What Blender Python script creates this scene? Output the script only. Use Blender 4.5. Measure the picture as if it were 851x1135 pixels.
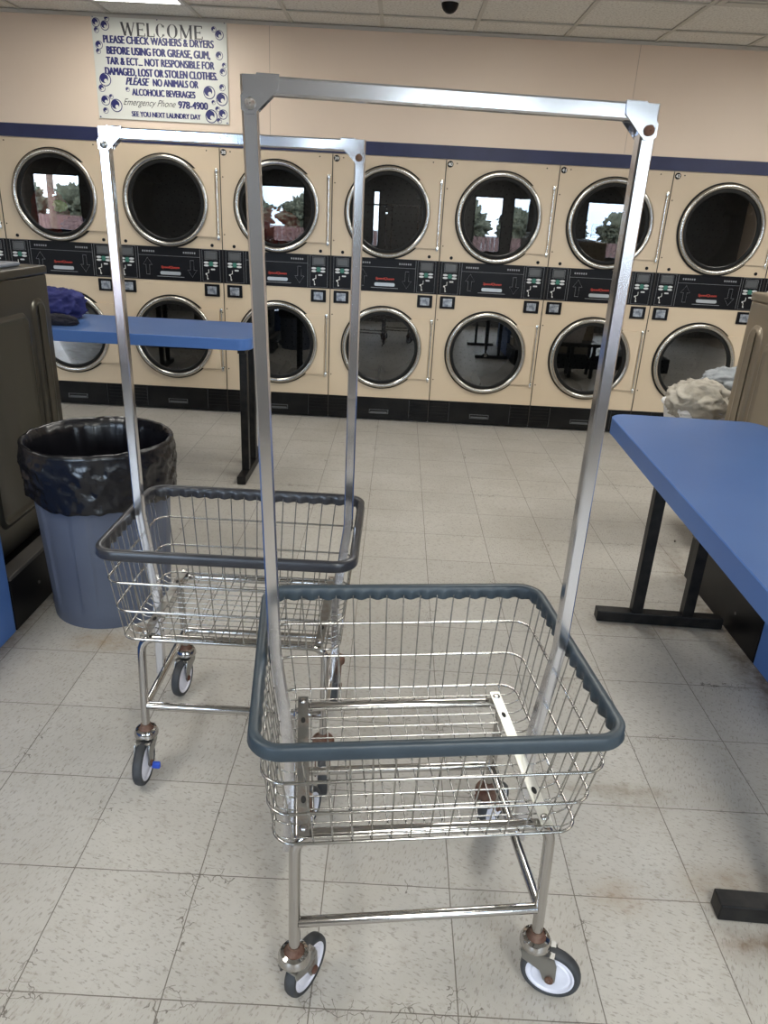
import bpy, bmesh, math, random
from mathutils import Vector, Matrix, noise
random.seed(7)
C = bpy.context.scene.collection
for o in list(bpy.data.objects): bpy.data.objects.remove(o)
PI = math.pi
sc = bpy.context.scene

# ---------------------------------------------------------------- camera
F, H, PITCH, ROLL, YAW = 805.07, 1.5098, .3881, .0524, .0038
fw = Vector((-math.sin(YAW)*math.cos(PITCH), math.cos(YAW)*math.cos(PITCH), -math.sin(PITCH)))
rt = Vector((math.cos(YAW), math.sin(YAW), 0)); up = rt.cross(fw)
rt2 = rt*math.cos(ROLL) + up*math.sin(ROLL); up2 = -rt*math.sin(ROLL) + up*math.cos(ROLL)
cd = bpy.data.cameras.new('camera'); cam = bpy.data.objects.new('camera', cd); C.objects.link(cam)
cd.sensor_fit = 'HORIZONTAL'; cd.sensor_width = 36; cd.lens = F/851*36; cd.clip_start = .02
M3 = Matrix((rt2, up2, -fw)).transposed()
cam.matrix_world = Matrix.Translation((0, 0, H)) @ M3.to_4x4()
sc.camera = cam
# ---------------------------------------------------------------- world, exposure, light
sc.view_settings.view_transform = 'Standard'; sc.view_settings.look = 'None'
sc.view_settings.gamma = 1; sc.view_settings.use_curve_mapping = False
sc.view_settings.exposure = 0.17
w = bpy.data.worlds.new('sky'); sc.world = w; w.use_nodes = True
nt = w.node_tree; bg = nt.nodes['Background']
tc = nt.nodes.new('ShaderNodeTexCoord'); nz = nt.nodes.new('ShaderNodeTexNoise'); nz.inputs['Scale'].default_value = 3
cr = nt.nodes.new('ShaderNodeValToRGB'); cr.color_ramp.elements[0].color = (.48, .66, 1, 1); cr.color_ramp.elements[1].color = (.86, .94, 1, 1)
cr.color_ramp.elements[0].position = .35; cr.color_ramp.elements[1].position = .6
nt.links.new(tc.outputs['Generated'], nz.inputs['Vector']); nt.links.new(nz.outputs['Fac'], cr.inputs['Fac']); nt.links.new(cr.outputs['Color'], bg.inputs['Color'])
bg.inputs['Strength'].default_value = 16.0
FRONT_Y = -2.5          # wall with the shop windows, behind the camera
WINS = [(-6.75, -5.3), (-2.8, -1.4), (-.7, -.48), (.95, 1.79), (2.05, 2.55), (2.9, 4.2)]
WZ0, WZ1 = .62, 2.12
def area(name, loc, rot, sx, sy, e, col=(1, 1, 1), portal=False):
    l = bpy.data.lights.new(name, 'AREA'); l.shape = 'RECTANGLE'; l.size = sx; l.size_y = sy; l.energy = e; l.color = col
    if portal: l.cycles.is_portal = True
    o = bpy.data.objects.new(name, l); o.location = loc; o.rotation_euler = rot; C.objects.link(o); return o
for a, b in WINS:
    area('window_portal', ((a+b)/2, FRONT_Y-.14, (WZ0+WZ1)/2), (PI/2, 0, 0), b-a, WZ1-WZ0, 1, portal=True)
TROFFER_E = 19
TROFFERS = [(-1.68, 4.66), (-1.68, .9), (.70, -.88), (3.08, .9), (3.08, 3.49), (-4.06, 2.3), (.70, 3.49)]  # first one is seen; the others are unseen, added to brighten floor and walls
LAMP_SHARE = [.32, .9, 2.4, .8, 1.3, .45, 1.0]

# ---------------------------------------------------------------- material helpers
def mat(name, col=(.5, .5, .5), rough=.5, metal=0, **kw):
    m = bpy.data.materials.new(name); m.use_nodes = True
    b = m.node_tree.nodes['Principled BSDF']
    b.inputs['Base Color'].default_value = (*col, 1); b.inputs['Roughness'].default_value = rough; b.inputs['Metallic'].default_value = metal
    for k, v in kw.items(): b.inputs[k].default_value = v
    return m
def N(m, t, **kw):
    n = m.node_tree.nodes.new(t)
    for k, v in kw.items():
        if k in n.inputs: n.inputs[k].default_value = v
        else: setattr(n, k, v)
    return n
def L(m, a, b): m.node_tree.links.new(a, b)
def bsdf(m): return m.node_tree.nodes['Principled BSDF']
def math_n(m, op, a, b=None, c=None):
    n = m.node_tree.nodes.new('ShaderNodeMath'); n.operation = op
    for i, v in enumerate((a, b, c)):
        if v is None: continue
        if isinstance(v, (int, float)): n.inputs[i].default_value = v
        else: L(m, v, n.inputs[i])
    return n.outputs[0]
def ramp(m, fac, stops):
    n = m.node_tree.nodes.new('ShaderNodeValToRGB'); L(m, fac, n.inputs['Fac'])
    e = n.color_ramp.elements
    e[0].position, e[0].color = stops[0][0], (*stops[0][1], 1)
    e[1].position, e[1].color = stops[-1][0], (*stops[-1][1], 1)
    for p, c in stops[1:-1]:
        x = e.new(p); x.color = (*c, 1)
    return n.outputs['Color']
def mixc(m, fac, a, b, mode='MIX'):
    n = m.node_tree.nodes.new('ShaderNodeMix'); n.data_type = 'RGBA'; n.blend_type = mode
    for s, v in ((n.inputs[0], fac), (n.inputs[6], a), (n.inputs[7], b)):
        if isinstance(v, (int, float)): s.default_value = v
        elif isinstance(v, tuple): s.default_value = (*v, 1)
        else: L(m, v, s)
    return n.outputs[2]
def noisy(name, col, col2, scale=8, rough=.5, metal=0, bump=0, detail=4, lo=.35, hi=.65, stretch=None, bscale=None, **kw):
    m = mat(name, col, rough, metal, **kw)
    t = N(m, 'ShaderNodeTexCoord'); v = t.outputs['Object']
    if stretch:
        mp = N(m, 'ShaderNodeMapping'); mp.inputs['Scale'].default_value = stretch; L(m, v, mp.inputs['Vector']); v = mp.outputs[0]
    n = N(m, 'ShaderNodeTexNoise', Scale=scale, Detail=detail); L(m, v, n.inputs['Vector'])
    L(m, ramp(m, n.outputs['Fac'], [(lo, col), (hi, col2)]), bsdf(m).inputs['Base Color'])
    if bump:
        n2 = N(m, 'ShaderNodeTexNoise', Scale=bscale or scale*6, Detail=4); L(m, v, n2.inputs['Vector'])
        b = N(m, 'ShaderNodeBump', Strength=bump, Distance=.01); L(m, n2.outputs['Fac'], b.inputs['Height']); L(m, b.outputs[0], bsdf(m).inputs['Normal'])
    return m

# floor: 12 inch vinyl tiles, fine dark joints, fleck streaks, cracks and grime
def floor_mat():
    m = mat('vinyl_tile', rough=.42)
    g = N(m, 'ShaderNodeNewGeometry'); s = N(m, 'ShaderNodeSeparateXYZ'); L(m, g.outputs['Position'], s.inputs[0])
    tx = math_n(m, 'DIVIDE', math_n(m, 'ADD', s.outputs['X'], .7125), .3048); ty = math_n(m, 'DIVIDE', math_n(m, 'SUBTRACT', s.outputs['Y'], 1.2953), .3048)
    wn = N(m, 'ShaderNodeTexNoise', Scale=7, Detail=2); L(m, g.outputs['Position'], wn.inputs['Vector'])
    wob = math_n(m, 'MULTIPLY', math_n(m, 'SUBTRACT', wn.outputs['Fac'], .5), .012)
    ux = math_n(m, 'ADD', tx, wob); uy = math_n(m, 'ADD', ty, wob)
    def edge(u): return math_n(m, 'ABSOLUTE', math_n(m, 'SUBTRACT', math_n(m, 'FRACT', math_n(m, 'ADD', u, .5)), .5))
    ex, ey = edge(ux), edge(uy); e = math_n(m, 'MINIMUM', ex, ey)
    cx, cy = math_n(m, 'FLOOR', ux), math_n(m, 'FLOOR', uy)
    cv = N(m, 'ShaderNodeCombineXYZ'); L(m, cx, cv.inputs[0]); L(m, cy, cv.inputs[1])
    wt = N(m, 'ShaderNodeTexWhiteNoise'); wt.noise_dimensions = '2D'; L(m, cv.outputs[0], wt.inputs['Vector'])
    # flecks: short dark strokes, their direction turns from tile to tile
    rot = N(m, 'ShaderNodeVectorRotate'); rot.rotation_type = 'Z_AXIS'; L(m, g.outputs['Position'], rot.inputs['Vector'])
    ang = math_n(m, 'ADD', math_n(m, 'MULTIPLY', math_n(m, 'GREATER_THAN', wt.outputs['Value'], .5), 1.57), .35); L(m, ang, rot.inputs['Angle'])
    mp = N(m, 'ShaderNodeMapping'); mp.inputs['Scale'].default_value = (1, .35, 1); L(m, rot.outputs[0], mp.inputs['Vector'])
    fl = N(m, 'ShaderNodeTexNoise', Scale=165, Detail=3, Roughness=.6); L(m, mp.outputs[0], fl.inputs['Vector'])
    fleck = ramp(m, fl.outputs['Fac'], [(.555, (0, 0, 0)), (.65, (1, 1, 1))])
    big = N(m, 'ShaderNodeTexNoise', Scale=2.2, Detail=5, Roughness=.6); L(m, g.outputs['Position'], big.inputs['Vector'])
    base = ramp(m, big.outputs['Fac'], [(.3, (.375, .352, .312)), (.7, (.455, .435, .40))])
    tv = math_n(m, 'ADD', math_n(m, 'MULTIPLY', wt.outputs['Value'], .07), .95)
    sc_ = N(m, 'ShaderNodeVectorMath'); sc_.operation = 'SCALE'; L(m, base, sc_.inputs[0]); L(m, tv, sc_.inputs['Scale'])
    col = mixc(m, math_n(m, 'MULTIPLY', fleck, .5), sc_.outputs[0], (.15, .13, .11))
    fine = N(m, 'ShaderNodeTexNoise', Scale=28, Detail=6, Roughness=.7); L(m, g.outputs['Position'], fine.inputs['Vector'])
    col = mixc(m, math_n(m, 'MULTIPLY', ramp(m, fine.outputs['Fac'], [(.54, (0, 0, 0)), (.8, (1, 1, 1))]), .6), col, (.22, .18, .14))
    # worn, cracked corners
    vor = N(m, 'ShaderNodeTexVoronoi', Scale=26); vor.feature = 'DISTANCE_TO_EDGE'
    wv = N(m, 'ShaderNodeVectorMath'); wv.operation = 'ADD'; L(m, g.outputs['Position'], wv.inputs[0])
    w3 = N(m, 'ShaderNodeVectorMath'); w3.operation = 'SCALE'; w3.inputs['Scale'].default_value = .04
    wn3 = N(m, 'ShaderNodeTexNoise', Scale=30); L(m, g.outputs['Position'], wn3.inputs['Vector']); L(m, wn3.outputs['Color'], w3.inputs[0]); L(m, w3.outputs[0], wv.inputs[1])
    L(m, wv.outputs[0], vor.inputs['Vector'])
    crack = math_n(m, 'LESS_THAN', vor.outputs['Distance'], .02)
    nearj = math_n(m, 'LESS_THAN', e, .07)
    patch = N(m, 'ShaderNodeTexNoise', Scale=4.2, Detail=2); mp2 = N(m, 'ShaderNodeMapping'); mp2.inputs['Location'].default_value = (3.1, 7.7, 0); L(m, g.outputs['Position'], mp2.inputs['Vector']); L(m, mp2.outputs[0], patch.inputs['Vector'])
    pm = math_n(m, 'GREATER_THAN', patch.outputs['Fac'], .61)
    col = mixc(m, math_n(m, 'MULTIPLY', math_n(m, 'MULTIPLY', crack, nearj), math_n(m, 'MULTIPLY', pm, .75)), col, (.09, .075, .06))
    # joints
    jt = math_n(m, 'LESS_THAN', e, .0042)
    col = mixc(m, math_n(m, 'MULTIPLY', jt, .85), col, (.085, .07, .055))
    # dirt along the washer plinths and spills (x, y, radius, strength)
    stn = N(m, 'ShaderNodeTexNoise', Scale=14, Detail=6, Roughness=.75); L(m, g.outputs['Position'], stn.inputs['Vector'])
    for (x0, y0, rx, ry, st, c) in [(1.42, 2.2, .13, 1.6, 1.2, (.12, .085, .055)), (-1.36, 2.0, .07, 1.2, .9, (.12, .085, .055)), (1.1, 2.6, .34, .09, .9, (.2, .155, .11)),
                                   (-1.02, 2.28, .17, .09, .8, (.25, .17, .08)), (-.92, 2.38, .06, .05, 1.2, (.12, .07, .03)), (.93, 1.19, .17, .07, 1.1, (.17, .12, .08)), (.62, 1.3, .1, .07, .7, (.27, .19, .12)),
                                   (.9, 1.33, .2, .1, .7, (.3, .24, .17)), (.75, 1.62, .14, .1, .55, (.2, .17, .14)), (-.2, 3.0, .3, .8, .3, (.3, .27, .2)), (.68, 1.66, .3, .04, .6, (.2, .16, .1))]:
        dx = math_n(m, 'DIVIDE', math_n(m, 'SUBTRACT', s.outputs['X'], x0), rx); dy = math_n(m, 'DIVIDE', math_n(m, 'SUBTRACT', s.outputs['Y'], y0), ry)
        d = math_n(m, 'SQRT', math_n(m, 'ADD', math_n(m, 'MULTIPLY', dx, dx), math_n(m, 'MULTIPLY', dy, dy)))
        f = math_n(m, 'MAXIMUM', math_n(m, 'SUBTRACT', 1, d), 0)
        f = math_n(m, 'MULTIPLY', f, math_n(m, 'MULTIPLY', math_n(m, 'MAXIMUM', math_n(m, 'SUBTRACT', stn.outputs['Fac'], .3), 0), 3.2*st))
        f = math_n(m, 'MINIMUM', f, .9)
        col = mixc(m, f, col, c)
    L(m, col, bsdf(m).inputs['Base Color'])
    rr = N(m, 'ShaderNodeTexNoise', Scale=5, Detail=4); L(m, g.outputs['Position'], rr.inputs['Vector'])
    L(m, math_n(m, 'ADD', math_n(m, 'MULTIPLY', rr.outputs['Fac'], .25), .36), bsdf(m).inputs['Roughness'])
    b = N(m, 'ShaderNodeBump', Strength=.25, Distance=.002); L(m, math_n(m, 'MINIMUM', e, .012), b.inputs['Height']); b.inputs['Distance'].default_value = .02
    L(m, b.outputs[0], bsdf(m).inputs['Normal'])
    return m
def wall_mat():
    m = noisy('painted_wall', (.80, .655, .53), (.83, .685, .555), scale=1.5, rough=.42, bump=.04, bscale=60)
    return m
def ceil_mat():
    m = mat('ceiling_tile', rough=.9)
    g = N(m, 'ShaderNodeNewGeometry')
    n = N(m, 'ShaderNodeTexNoise', Scale=70, Detail=5, Roughness=.7); L(m, g.outputs['Position'], n.inputs['Vector'])
    L(m, ramp(m, n.outputs['Fac'], [(.36, (.55, .52, .47)), (.5, (.76, .74, .69)), (.7, (.80, .78, .73))]), bsdf(m).inputs['Base Color'])
    b = N(m, 'ShaderNodeBump', Strength=.4, Distance=.004); L(m, n.outputs['Fac'], b.inputs['Height']); L(m, b.outputs[0], bsdf(m).inputs['Normal'])
    return m
def glass_mat(name, tint=(.34, .35, .36), ior=2.2, rough=.01):
    m = bpy.data.materials.new(name); m.use_nodes = True; n = m.node_tree; n.nodes.remove(bsdf(m))
    o = n.nodes['Material Output']; tr = N(m, 'ShaderNodeBsdfTransparent'); tr.inputs[0].default_value = (*tint, 1)
    gl = N(m, 'ShaderNodeBsdfGlossy'); gl.inputs['Roughness'].default_value = rough
    fr = N(m, 'ShaderNodeFresnel', IOR=ior); mx = N(m, 'ShaderNodeMixShader')
    L(m, fr.outputs[0], mx.inputs[0]); L(m, tr.outputs[0], mx.inputs[1]); L(m, gl.outputs[0], mx.inputs[2]); L(m, mx.outputs[0], o.inputs['Surface'])
    return m
def emit_mat(name, col, s):
    m = mat(name, col); bsdf(m).inputs['Emission Color'].default_value = (*col, 1); bsdf(m).inputs['Emission Strength'].default_value = s; return m
MT = dict(
    floor=floor_mat(), wall=wall_mat(), ceiling=ceil_mat(),
    wallfront=noisy('dark_front_wall', (.13, .13, .13), (.18, .18, .18), rough=.6), grid=mat('grid_metal', (.55, .53, .48), .5), stripe=noisy('navy_stripe', (.009, .014, .065), (.013, .019, .08), rough=.45),
    cream=noisy('dryer_enamel', (.60, .485, .345), (.63, .51, .37), scale=3, rough=.36, bump=.02, bscale=200),
    cream2=noisy('door_enamel', (.61, .495, .355), (.64, .52, .38), scale=4, rough=.34),
    seam=mat('seam_dark', (.03, .025, .02), .6), black=mat('panel_black', (.005, .005, .007), .35, 0, **{'Specular IOR Level': .2}), kick=noisy('kick_black', (.004, .004, .005), (.009, .009, .009), rough=.32, **{'Specular IOR Level': .2}),
    rubber=mat('black_rubber', (.01, .01, .01), .5, 0, **{'Specular IOR Level': .2}), steelrim=mat('door_rim_steel', (.52, .50, .46), .24, 1), rod=mat('bright_rod', (.85, .85, .82), .2, 1),
    glass=glass_mat('door_glass'), drum=noisy('drum_steel', (.06, .06, .06), (.10, .10, .10), scale=5, rough=.5, metal=.3),
    hole=mat('drum_hole', (.01, .01, .01), .8),
    line=mat('panel_line', (.30, .31, .33), .5), label=mat('panel_label', (.62, .63, .64), .5), green=mat('green_button', (.03, .16, .12), .4), red=mat('red_print', (.5, .05, .03), .5),
    disp=mat('display_grey', (.10, .105, .11), .2), silver=mat('brushed_plate', (.5, .52, .54), .35, .6), lockplate=noisy('coin_plate', (.15, .17, .21), (.5, .53, .58), scale=40, rough=.3, metal=.4),
    white=mat('white_print', (.8, .8, .78), .5),
    blue=noisy('blue_laminate', (.058, .125, .32), (.07, .145, .35), scale=2.5, rough=.33, bump=.02, bscale=150), blueedge=noisy('blue_edge', (.07, .15, .39), (.08, .17, .43), scale=3, rough=.3, **{'Specular IOR Level': .2}),
    blackpaint=noisy('black_paint', (.006, .006, .007), (.016, .015, .014), scale=25, rough=.38, **{'Specular IOR Level': .2}),
    bin=noisy('bin_plastic', (.08, .094, .138), (.093, .11, .155), scale=3, rough=.5, bump=.05, bscale=80),
    bag=noisy('bag_film', (.004, .004, .006), (.006, .006, .009), rough=.24, bump=.2, bscale=30, stretch=(1, 1, .35)),
    washer=noisy('washer_steel', (.085, .082, .07), (.11, .105, .09), scale=2, rough=.28, metal=.85, stretch=(1, 1, .3)),
    washer_r=noisy('washer_steel_warm', (.38, .33, .26), (.45, .39, .31), scale=2, rough=.3, metal=.85, stretch=(1, 1, .3)),
    washtop=mat('washer_lid', (.22, .25, .31), .35), plinth=noisy('plinth_black', (.004, .004, .0045), (.009, .008, .008), rough=.35, **{'Specular IOR Level': .2}), ledge=mat('ledge_metal', (.12, .11, .10), .4, .5),
    sign=noisy('sign_white', (.70, .71, .66), (.76, .77, .72), scale=1.2, rough=.25), navy=mat('navy_print', (.015, .018, .13), .4), grey=mat('grey_print', (.05, .05, .055), .4),
    clothb=noisy('blue_cloth', (.012, .014, .085), (.03, .035, .16), scale=9, rough=.9), clothd=mat('dark_cloth', (.008, .008, .016), .9), clothr=noisy('red_cloth', (.45, .02, .03), (.6, .12, .08), scale=8, rough=.9),
    clothw=noisy('pale_cloth', (.30, .275, .23), (.40, .37, .32), scale=6, rough=.95, bump=.3, bscale=60), clothg=noisy('greyblue_cloth', (.22, .24, .255), (.30, .32, .34), scale=6, rough=.95, bump=.3, bscale=60),
    clothy=mat('lime_cloth', (.6, .7, .08), .9), whiteplastic=mat('white_plastic', (.75, .75, .77), .35),
    diffuser=emit_mat('troffer_diffuser', (1, .98, .93), 6), lampframe=mat('lamp_frame', (.8, .8, .78), .5),
    fence=mat('fence_red', (.22, .12, .10), .8), leaf=noisy('leaves', (.05, .055, .03), (.16, .15, .09), scale=6, rough=.8), bark=noisy('bark', (.16, .10, .07), (.26, .17, .12), scale=6, rough=.9),
    asphalt=noisy('asphalt', (.16, .16, .16), (.22, .22, .22), rough=.9), frame=mat('window_frame', (.03, .03, .03), .5), winglass=glass_mat('window_glass', (.95, .97, .97), 1.45),
)
def chrome(name, col, rough, dirty=(.16, .10, .07), amt=(.62, .78)):
    m = mat(name, col, rough, 1); t = N(m, 'ShaderNodeTexCoord')
    n = N(m, 'ShaderNodeTexNoise', Scale=22, Detail=5, Roughness=.65); L(m, t.outputs['Object'], n.inputs['Vector'])
    f = ramp(m, n.outputs['Fac'], [(amt[0], (0, 0, 0)), (amt[1], (1, 1, 1))])
    L(m, mixc(m, f, col, dirty), bsdf(m).inputs['Base Color'])
    L(m, math_n(m, 'ADD', math_n(m, 'MULTIPLY', f, .4), rough), bsdf(m).inputs['Roughness'])
    L(m, math_n(m, 'SUBTRACT', 1, math_n(m, 'MULTIPLY', f, .7)), bsdf(m).inputs['Metallic'])
    return m
MT['chrome'] = chrome('chrome_tube', (.48, .465, .45), .10, amt=(.7, .85))
MT['alu'] = chrome('rack_tube', (.70, .70, .73), .16, (.5, .48, .46), (.68, .9))
MT['wire'] = chrome('plated_wire', (.42, .415, .40), .17, (.2, .16, .12), (.62, .8))
MT['galv'] = chrome('rail_steel', (.22, .22, .21), .35, (.14, .09, .06), (.45, .75))
MT['galvlight'] = chrome('rail_steel_pale', (.75, .75, .70), .4, (.3, .25, .2), (.6, .85))
MT['fork'] = chrome('caster_steel', (.34, .34, .33), .34, (.13, .075, .05), (.60, .72))
MT['rust'] = chrome('rusty_steel', (.25, .17, .13), .5, (.10, .04, .025), (.3, .6))
MT['tyre'] = noisy('tyre_rubber', (.022, .024, .027), (.04, .042, .046), scale=20, rough=.6)
MT['hub'] = noisy('hub_plastic', (.58, .58, .66), (.66, .66, .73), scale=20, rough=.4)
MT['bumper_blue'] = noisy('slate_bumper', (.024, .037, .050), (.032, .048, .063), scale=14, rough=.42, bump=.05, bscale=60)
MT['bumper_black'] = noisy('black_bumper', (.018, .019, .024), (.028, .029, .036), scale=14, rough=.30, bump=.05, bscale=60)
MT['bluetape'] = mat('blue_tape', (.02, .07, .45), .5)

# ---------------------------------------------------------------- mesh helpers
def obj(name, bm, m, parent=None, smooth=None, loc=None):
    me = bpy.data.meshes.new(name); bm.normal_update(); bm.to_mesh(me); bm.free()
    for x in (m if isinstance(m, (list, tuple)) else [m]): me.materials.append(x)
    if smooth is not None:
        for p in me.polygons: p.use_smooth = True
        if smooth < 180: me.set_sharp_from_angle(angle=math.radians(smooth))
    o = bpy.data.objects.new(name, me); C.objects.link(o)
    if loc: o.location = loc
    if parent: o.parent = parent
    return o
def thing(name, label, cat, loc=(0, 0, 0), rz=0, group=None):
    o = bpy.data.objects.new(name, None); o.empty_display_size = .1; C.objects.link(o); o.location = loc; o.rotation_euler = (0, 0, rz)
    o['label'] = label; o['category'] = cat
    if group: o['group'] = group
    return o
def tag(o, label, cat, group=None):
    o['label'] = label; o['category'] = cat
    if group: o['group'] = group
    return o
def struct(name, bm, m, smooth=None):
    o = obj(name, bm, m, None, smooth); o['kind'] = 'structure'; return o
def box(bm, x0, x1, y0, y1, z0, z1, bev=0, mi=0, segs=2):
    r = bmesh.ops.create_cube(bm, size=1)
    for v in r['verts']: v.co = Vector((x0+(v.co.x+.5)*(x1-x0), y0+(v.co.y+.5)*(y1-y0), z0+(v.co.z+.5)*(z1-z0)))
    fs = set(f for v in r['verts'] for f in v.link_faces)
    for f in fs: f.material_index = mi
    if bev:
        es = list({e for f in fs for e in f.edges})
        bmesh.ops.bevel(bm, geom=es, offset=bev, segments=segs, affect='EDGES', profile=.5)
    return bm
def B(*a, **k): return box(bmesh.new(), *a, **k)
def sweep(bm, pts, prof, closed=False, upv=None, caps=True, modfn=None, mi=0):
    """sweep a closed 2D profile [(a,b)] along pts; a along the side axis, b along the up axis"""
    pts = [Vector(p) for p in pts]; n = len(pts); rings = []; prev = None
    for i, p in enumerate(pts):
        if closed: t = (pts[(i+1) % n]-pts[i]).normalized() + (pts[i]-pts[i-1]).normalized()
        elif i == 0: t = pts[1]-pts[0]
        elif i == n-1: t = pts[-1]-pts[-2]
        else: t = (pts[i+1]-pts[i]).normalized() + (pts[i]-pts[i-1]).normalized()
        t.normalize()
        if upv is not None: u = Vector(upv)
        else:
            if prev is None: u = Vector((0, 0, 1)) if abs(t.z) < .9 else Vector((0, 1, 0))
            else: u = prev
        u = (u - t*u.dot(t)).normalized(); prev = u; s = t.cross(u)
        k = 1
        if 0 < i < n-1 or closed:
            d = (pts[i]-pts[i-1]).normalized().dot(t); k = 1/max(d, .5)
        ring = []
        for j, (a, b) in enumerate(prof):
            if modfn: a, b = modfn(i, j, a, b)
            ring.append(bm.verts.new(p + s*a*k + u*b))
        rings.append(ring)
    m = len(prof)
    for i in range(n if closed else n-1):
        A, Bq = rings[i], rings[(i+1) % n]
        for j in range(m):
            f = bm.faces.new((A[j], A[(j+1) % m], Bq[(j+1) % m], Bq[j])); f.material_index = mi
    if caps and not closed:
        bm.faces.new(rings[0][::-1]).material_index = mi; bm.faces.new(rings[-1]).material_index = mi
    return bm
def circ(r, n=8): return [(r*math.cos(2*PI*i/n), r*math.sin(2*PI*i/n)) for i in range(n)]
def tube(bm, pts, r, n=8, closed=False, mi=0): return sweep(bm, pts, circ(r, n), closed, mi=mi)
def sq(w, h=None):
    h = h or w; c = min(w, h)*.12; a, b = w/2, h/2
    return [(a-c, -b), (a, -b+c), (a, b-c), (a-c, b), (-a+c, b), (-a, b-c), (-a, -b+c), (-a+c, -b)]
def fillet(pts, r, n=5):
    pts = [Vector(p) for p in pts]; out = [pts[0]]
    for i in range(1, len(pts)-1):
        a, b, c = pts[i-1], pts[i], pts[i+1]; d1 = (a-b).normalized(); d2 = (c-b).normalized()
        th = d1.angle(d2); t = min(r/math.tan(th/2), .45*(a-b).length, .45*(c-b).length)
        p0, p2 = b+d1*t, b+d2*t
        for k in range(n+1):
            s = k/n; out.append(p0*(1-s)**2 + b*2*s*(1-s) + p2*s*s)
    out.append(pts[-1]); return out
def rrect(x0, x1, y0, y1, r, n=6):
    out = []
    for cx, cy, a0 in ((x1-r, y1-r, 0), (x0+r, y1-r, 90), (x0+r, y0+r, 180), (x1-r, y0+r, 270)):
        for k in range(n+1):
            a = math.radians(a0+90*k/n); out.append((cx+r*math.cos(a), cy+r*math.sin(a)))
    return out
def lathe(bm, prof, n=48, axis='z', c=(0, 0, 0), mod=None, mi=0, close=False):
    rings = []
    for j, (r, h) in enumerate(prof):
        ring = []
        for i in range(n):
            a = 2*PI*i/n; rr, hh = (mod(a, j, r, h) if mod else (r, h))
            if axis == 'z': p = (rr*math.cos(a), rr*math.sin(a), hh)
            elif axis == 'y': p = (rr*math.cos(a), hh, rr*math.sin(a))
            else: p = (hh, rr*math.cos(a), rr*math.sin(a))
            ring.append(bm.verts.new(Vector(p)+Vector(c)))
        rings.append(ring)
    for j in range(len(rings) if close else len(rings)-1):
        A, Bq = rings[j], rings[(j+1) % len(rings)]
        for i in range(n):
            bm.faces.new((A[i], A[(i+1) % n], Bq[(i+1) % n], Bq[i])).material_index = mi
    if not close:
        if prof[0][0] > 1e-4 and prof[0][0] < .0015 or False: pass
    return rings
def capring(bm, ring, mi=0): bm.faces.new(ring).material_index = mi
def poly_xz(bm, pts, y0, y1, mi=0):
    """prism from an outline in the xz plane (front at y0)"""
    a = [bm.verts.new((x, y0, z)) for x, z in pts]; b = [bm.verts.new((x, y1, z)) for x, z in pts]
    bm.faces.new(a).material_index = mi; bm.faces.new(b[::-1]).material_index = mi
    n = len(pts)
    for i in range(n): bm.faces.new((a[i], b[i], b[(i+1) % n], a[(i+1) % n])).material_index = mi
    return bm
def disc_xz(bm, x, z, r, y0, y1, n=24, mi=0): return poly_xz(bm, [(x+r*math.cos(2*PI*i/n), z+r*math.sin(2*PI*i/n)) for i in range(n)], y0, y1, mi)
def prism_xy(bm, pts, z0, z1, mi=0):
    a = [bm.verts.new((x, y, z0)) for x, y in pts]; b = [bm.verts.new((x, y, z1)) for x, y in pts]
    bm.faces.new(a[::-1]).material_index = mi; bm.faces.new(b).material_index = mi
    for i in range(len(pts)): bm.faces.new((a[i], a[(i+1) % len(pts)], b[(i+1) % len(pts)], b[i])).material_index = mi
    return bm
def merge(dst, src):
    me = bpy.data.meshes.new('t'); src.to_mesh(me); src.free(); dst.from_mesh(me); bpy.data.meshes.remove(me); return dst
def text_obj(name, body, x, z, y, h, m, parent, width=None, align='CENTER', bold=0, shear=0, depth=.0006, mirror=False):
    cu = bpy.data.curves.new(name, 'FONT'); cu.body = body; cu.size = 1; cu.offset = 0; cu.shear = shear; cu.extrude = .0; cu.align_x = 'CENTER'
    t = bpy.data.objects.new(name, cu); C.objects.link(t); bpy.context.view_layer.update()
    me = bpy.data.meshes.new_from_object(t.evaluated_get(bpy.context.evaluated_depsgraph_get()))
    bpy.data.objects.remove(t)
    xs = [v.co.x for v in me.vertices]; ys = [v.co.y for v in me.vertices]
    cx = (min(xs)+max(xs))/2; w0 = max(xs)-min(xs); y0 = min(ys)
    s = h/(max(ys)-min(ys)); sx = (width/w0) if width else s
    for v in me.vertices: v.co = Vector((x+(v.co.x-cx)*sx, y, z+(v.co.y-y0)*s))
    bm = bmesh.new(); bm.from_mesh(me); bpy.data.meshes.remove(me)
    if bold:
        src = bm.copy(); d = h*bold
        for k, (dx, dz) in enumerate(((-1, 0), (1, 0), (-.5, .3), (.5, -.3))):
            c = src.copy()
            for v in c.verts: v.co += Vector((dx*d, -.00004*(k+1), dz*d))
            merge(bm, c)
        src.free()
    return bm
def text(name, body, x, z, y, h, m, parent, **k):
    return obj(name, text_obj(name, body, x, z, y, h, m, parent, **k), m, parent)
def copy_tree(o, parent=None):
    c = o.copy(); C.objects.link(c); c.parent = parent
    for ch in [q for q in bpy.data.objects if q.parent == o]: copy_tree(ch, c)
    return c

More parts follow.
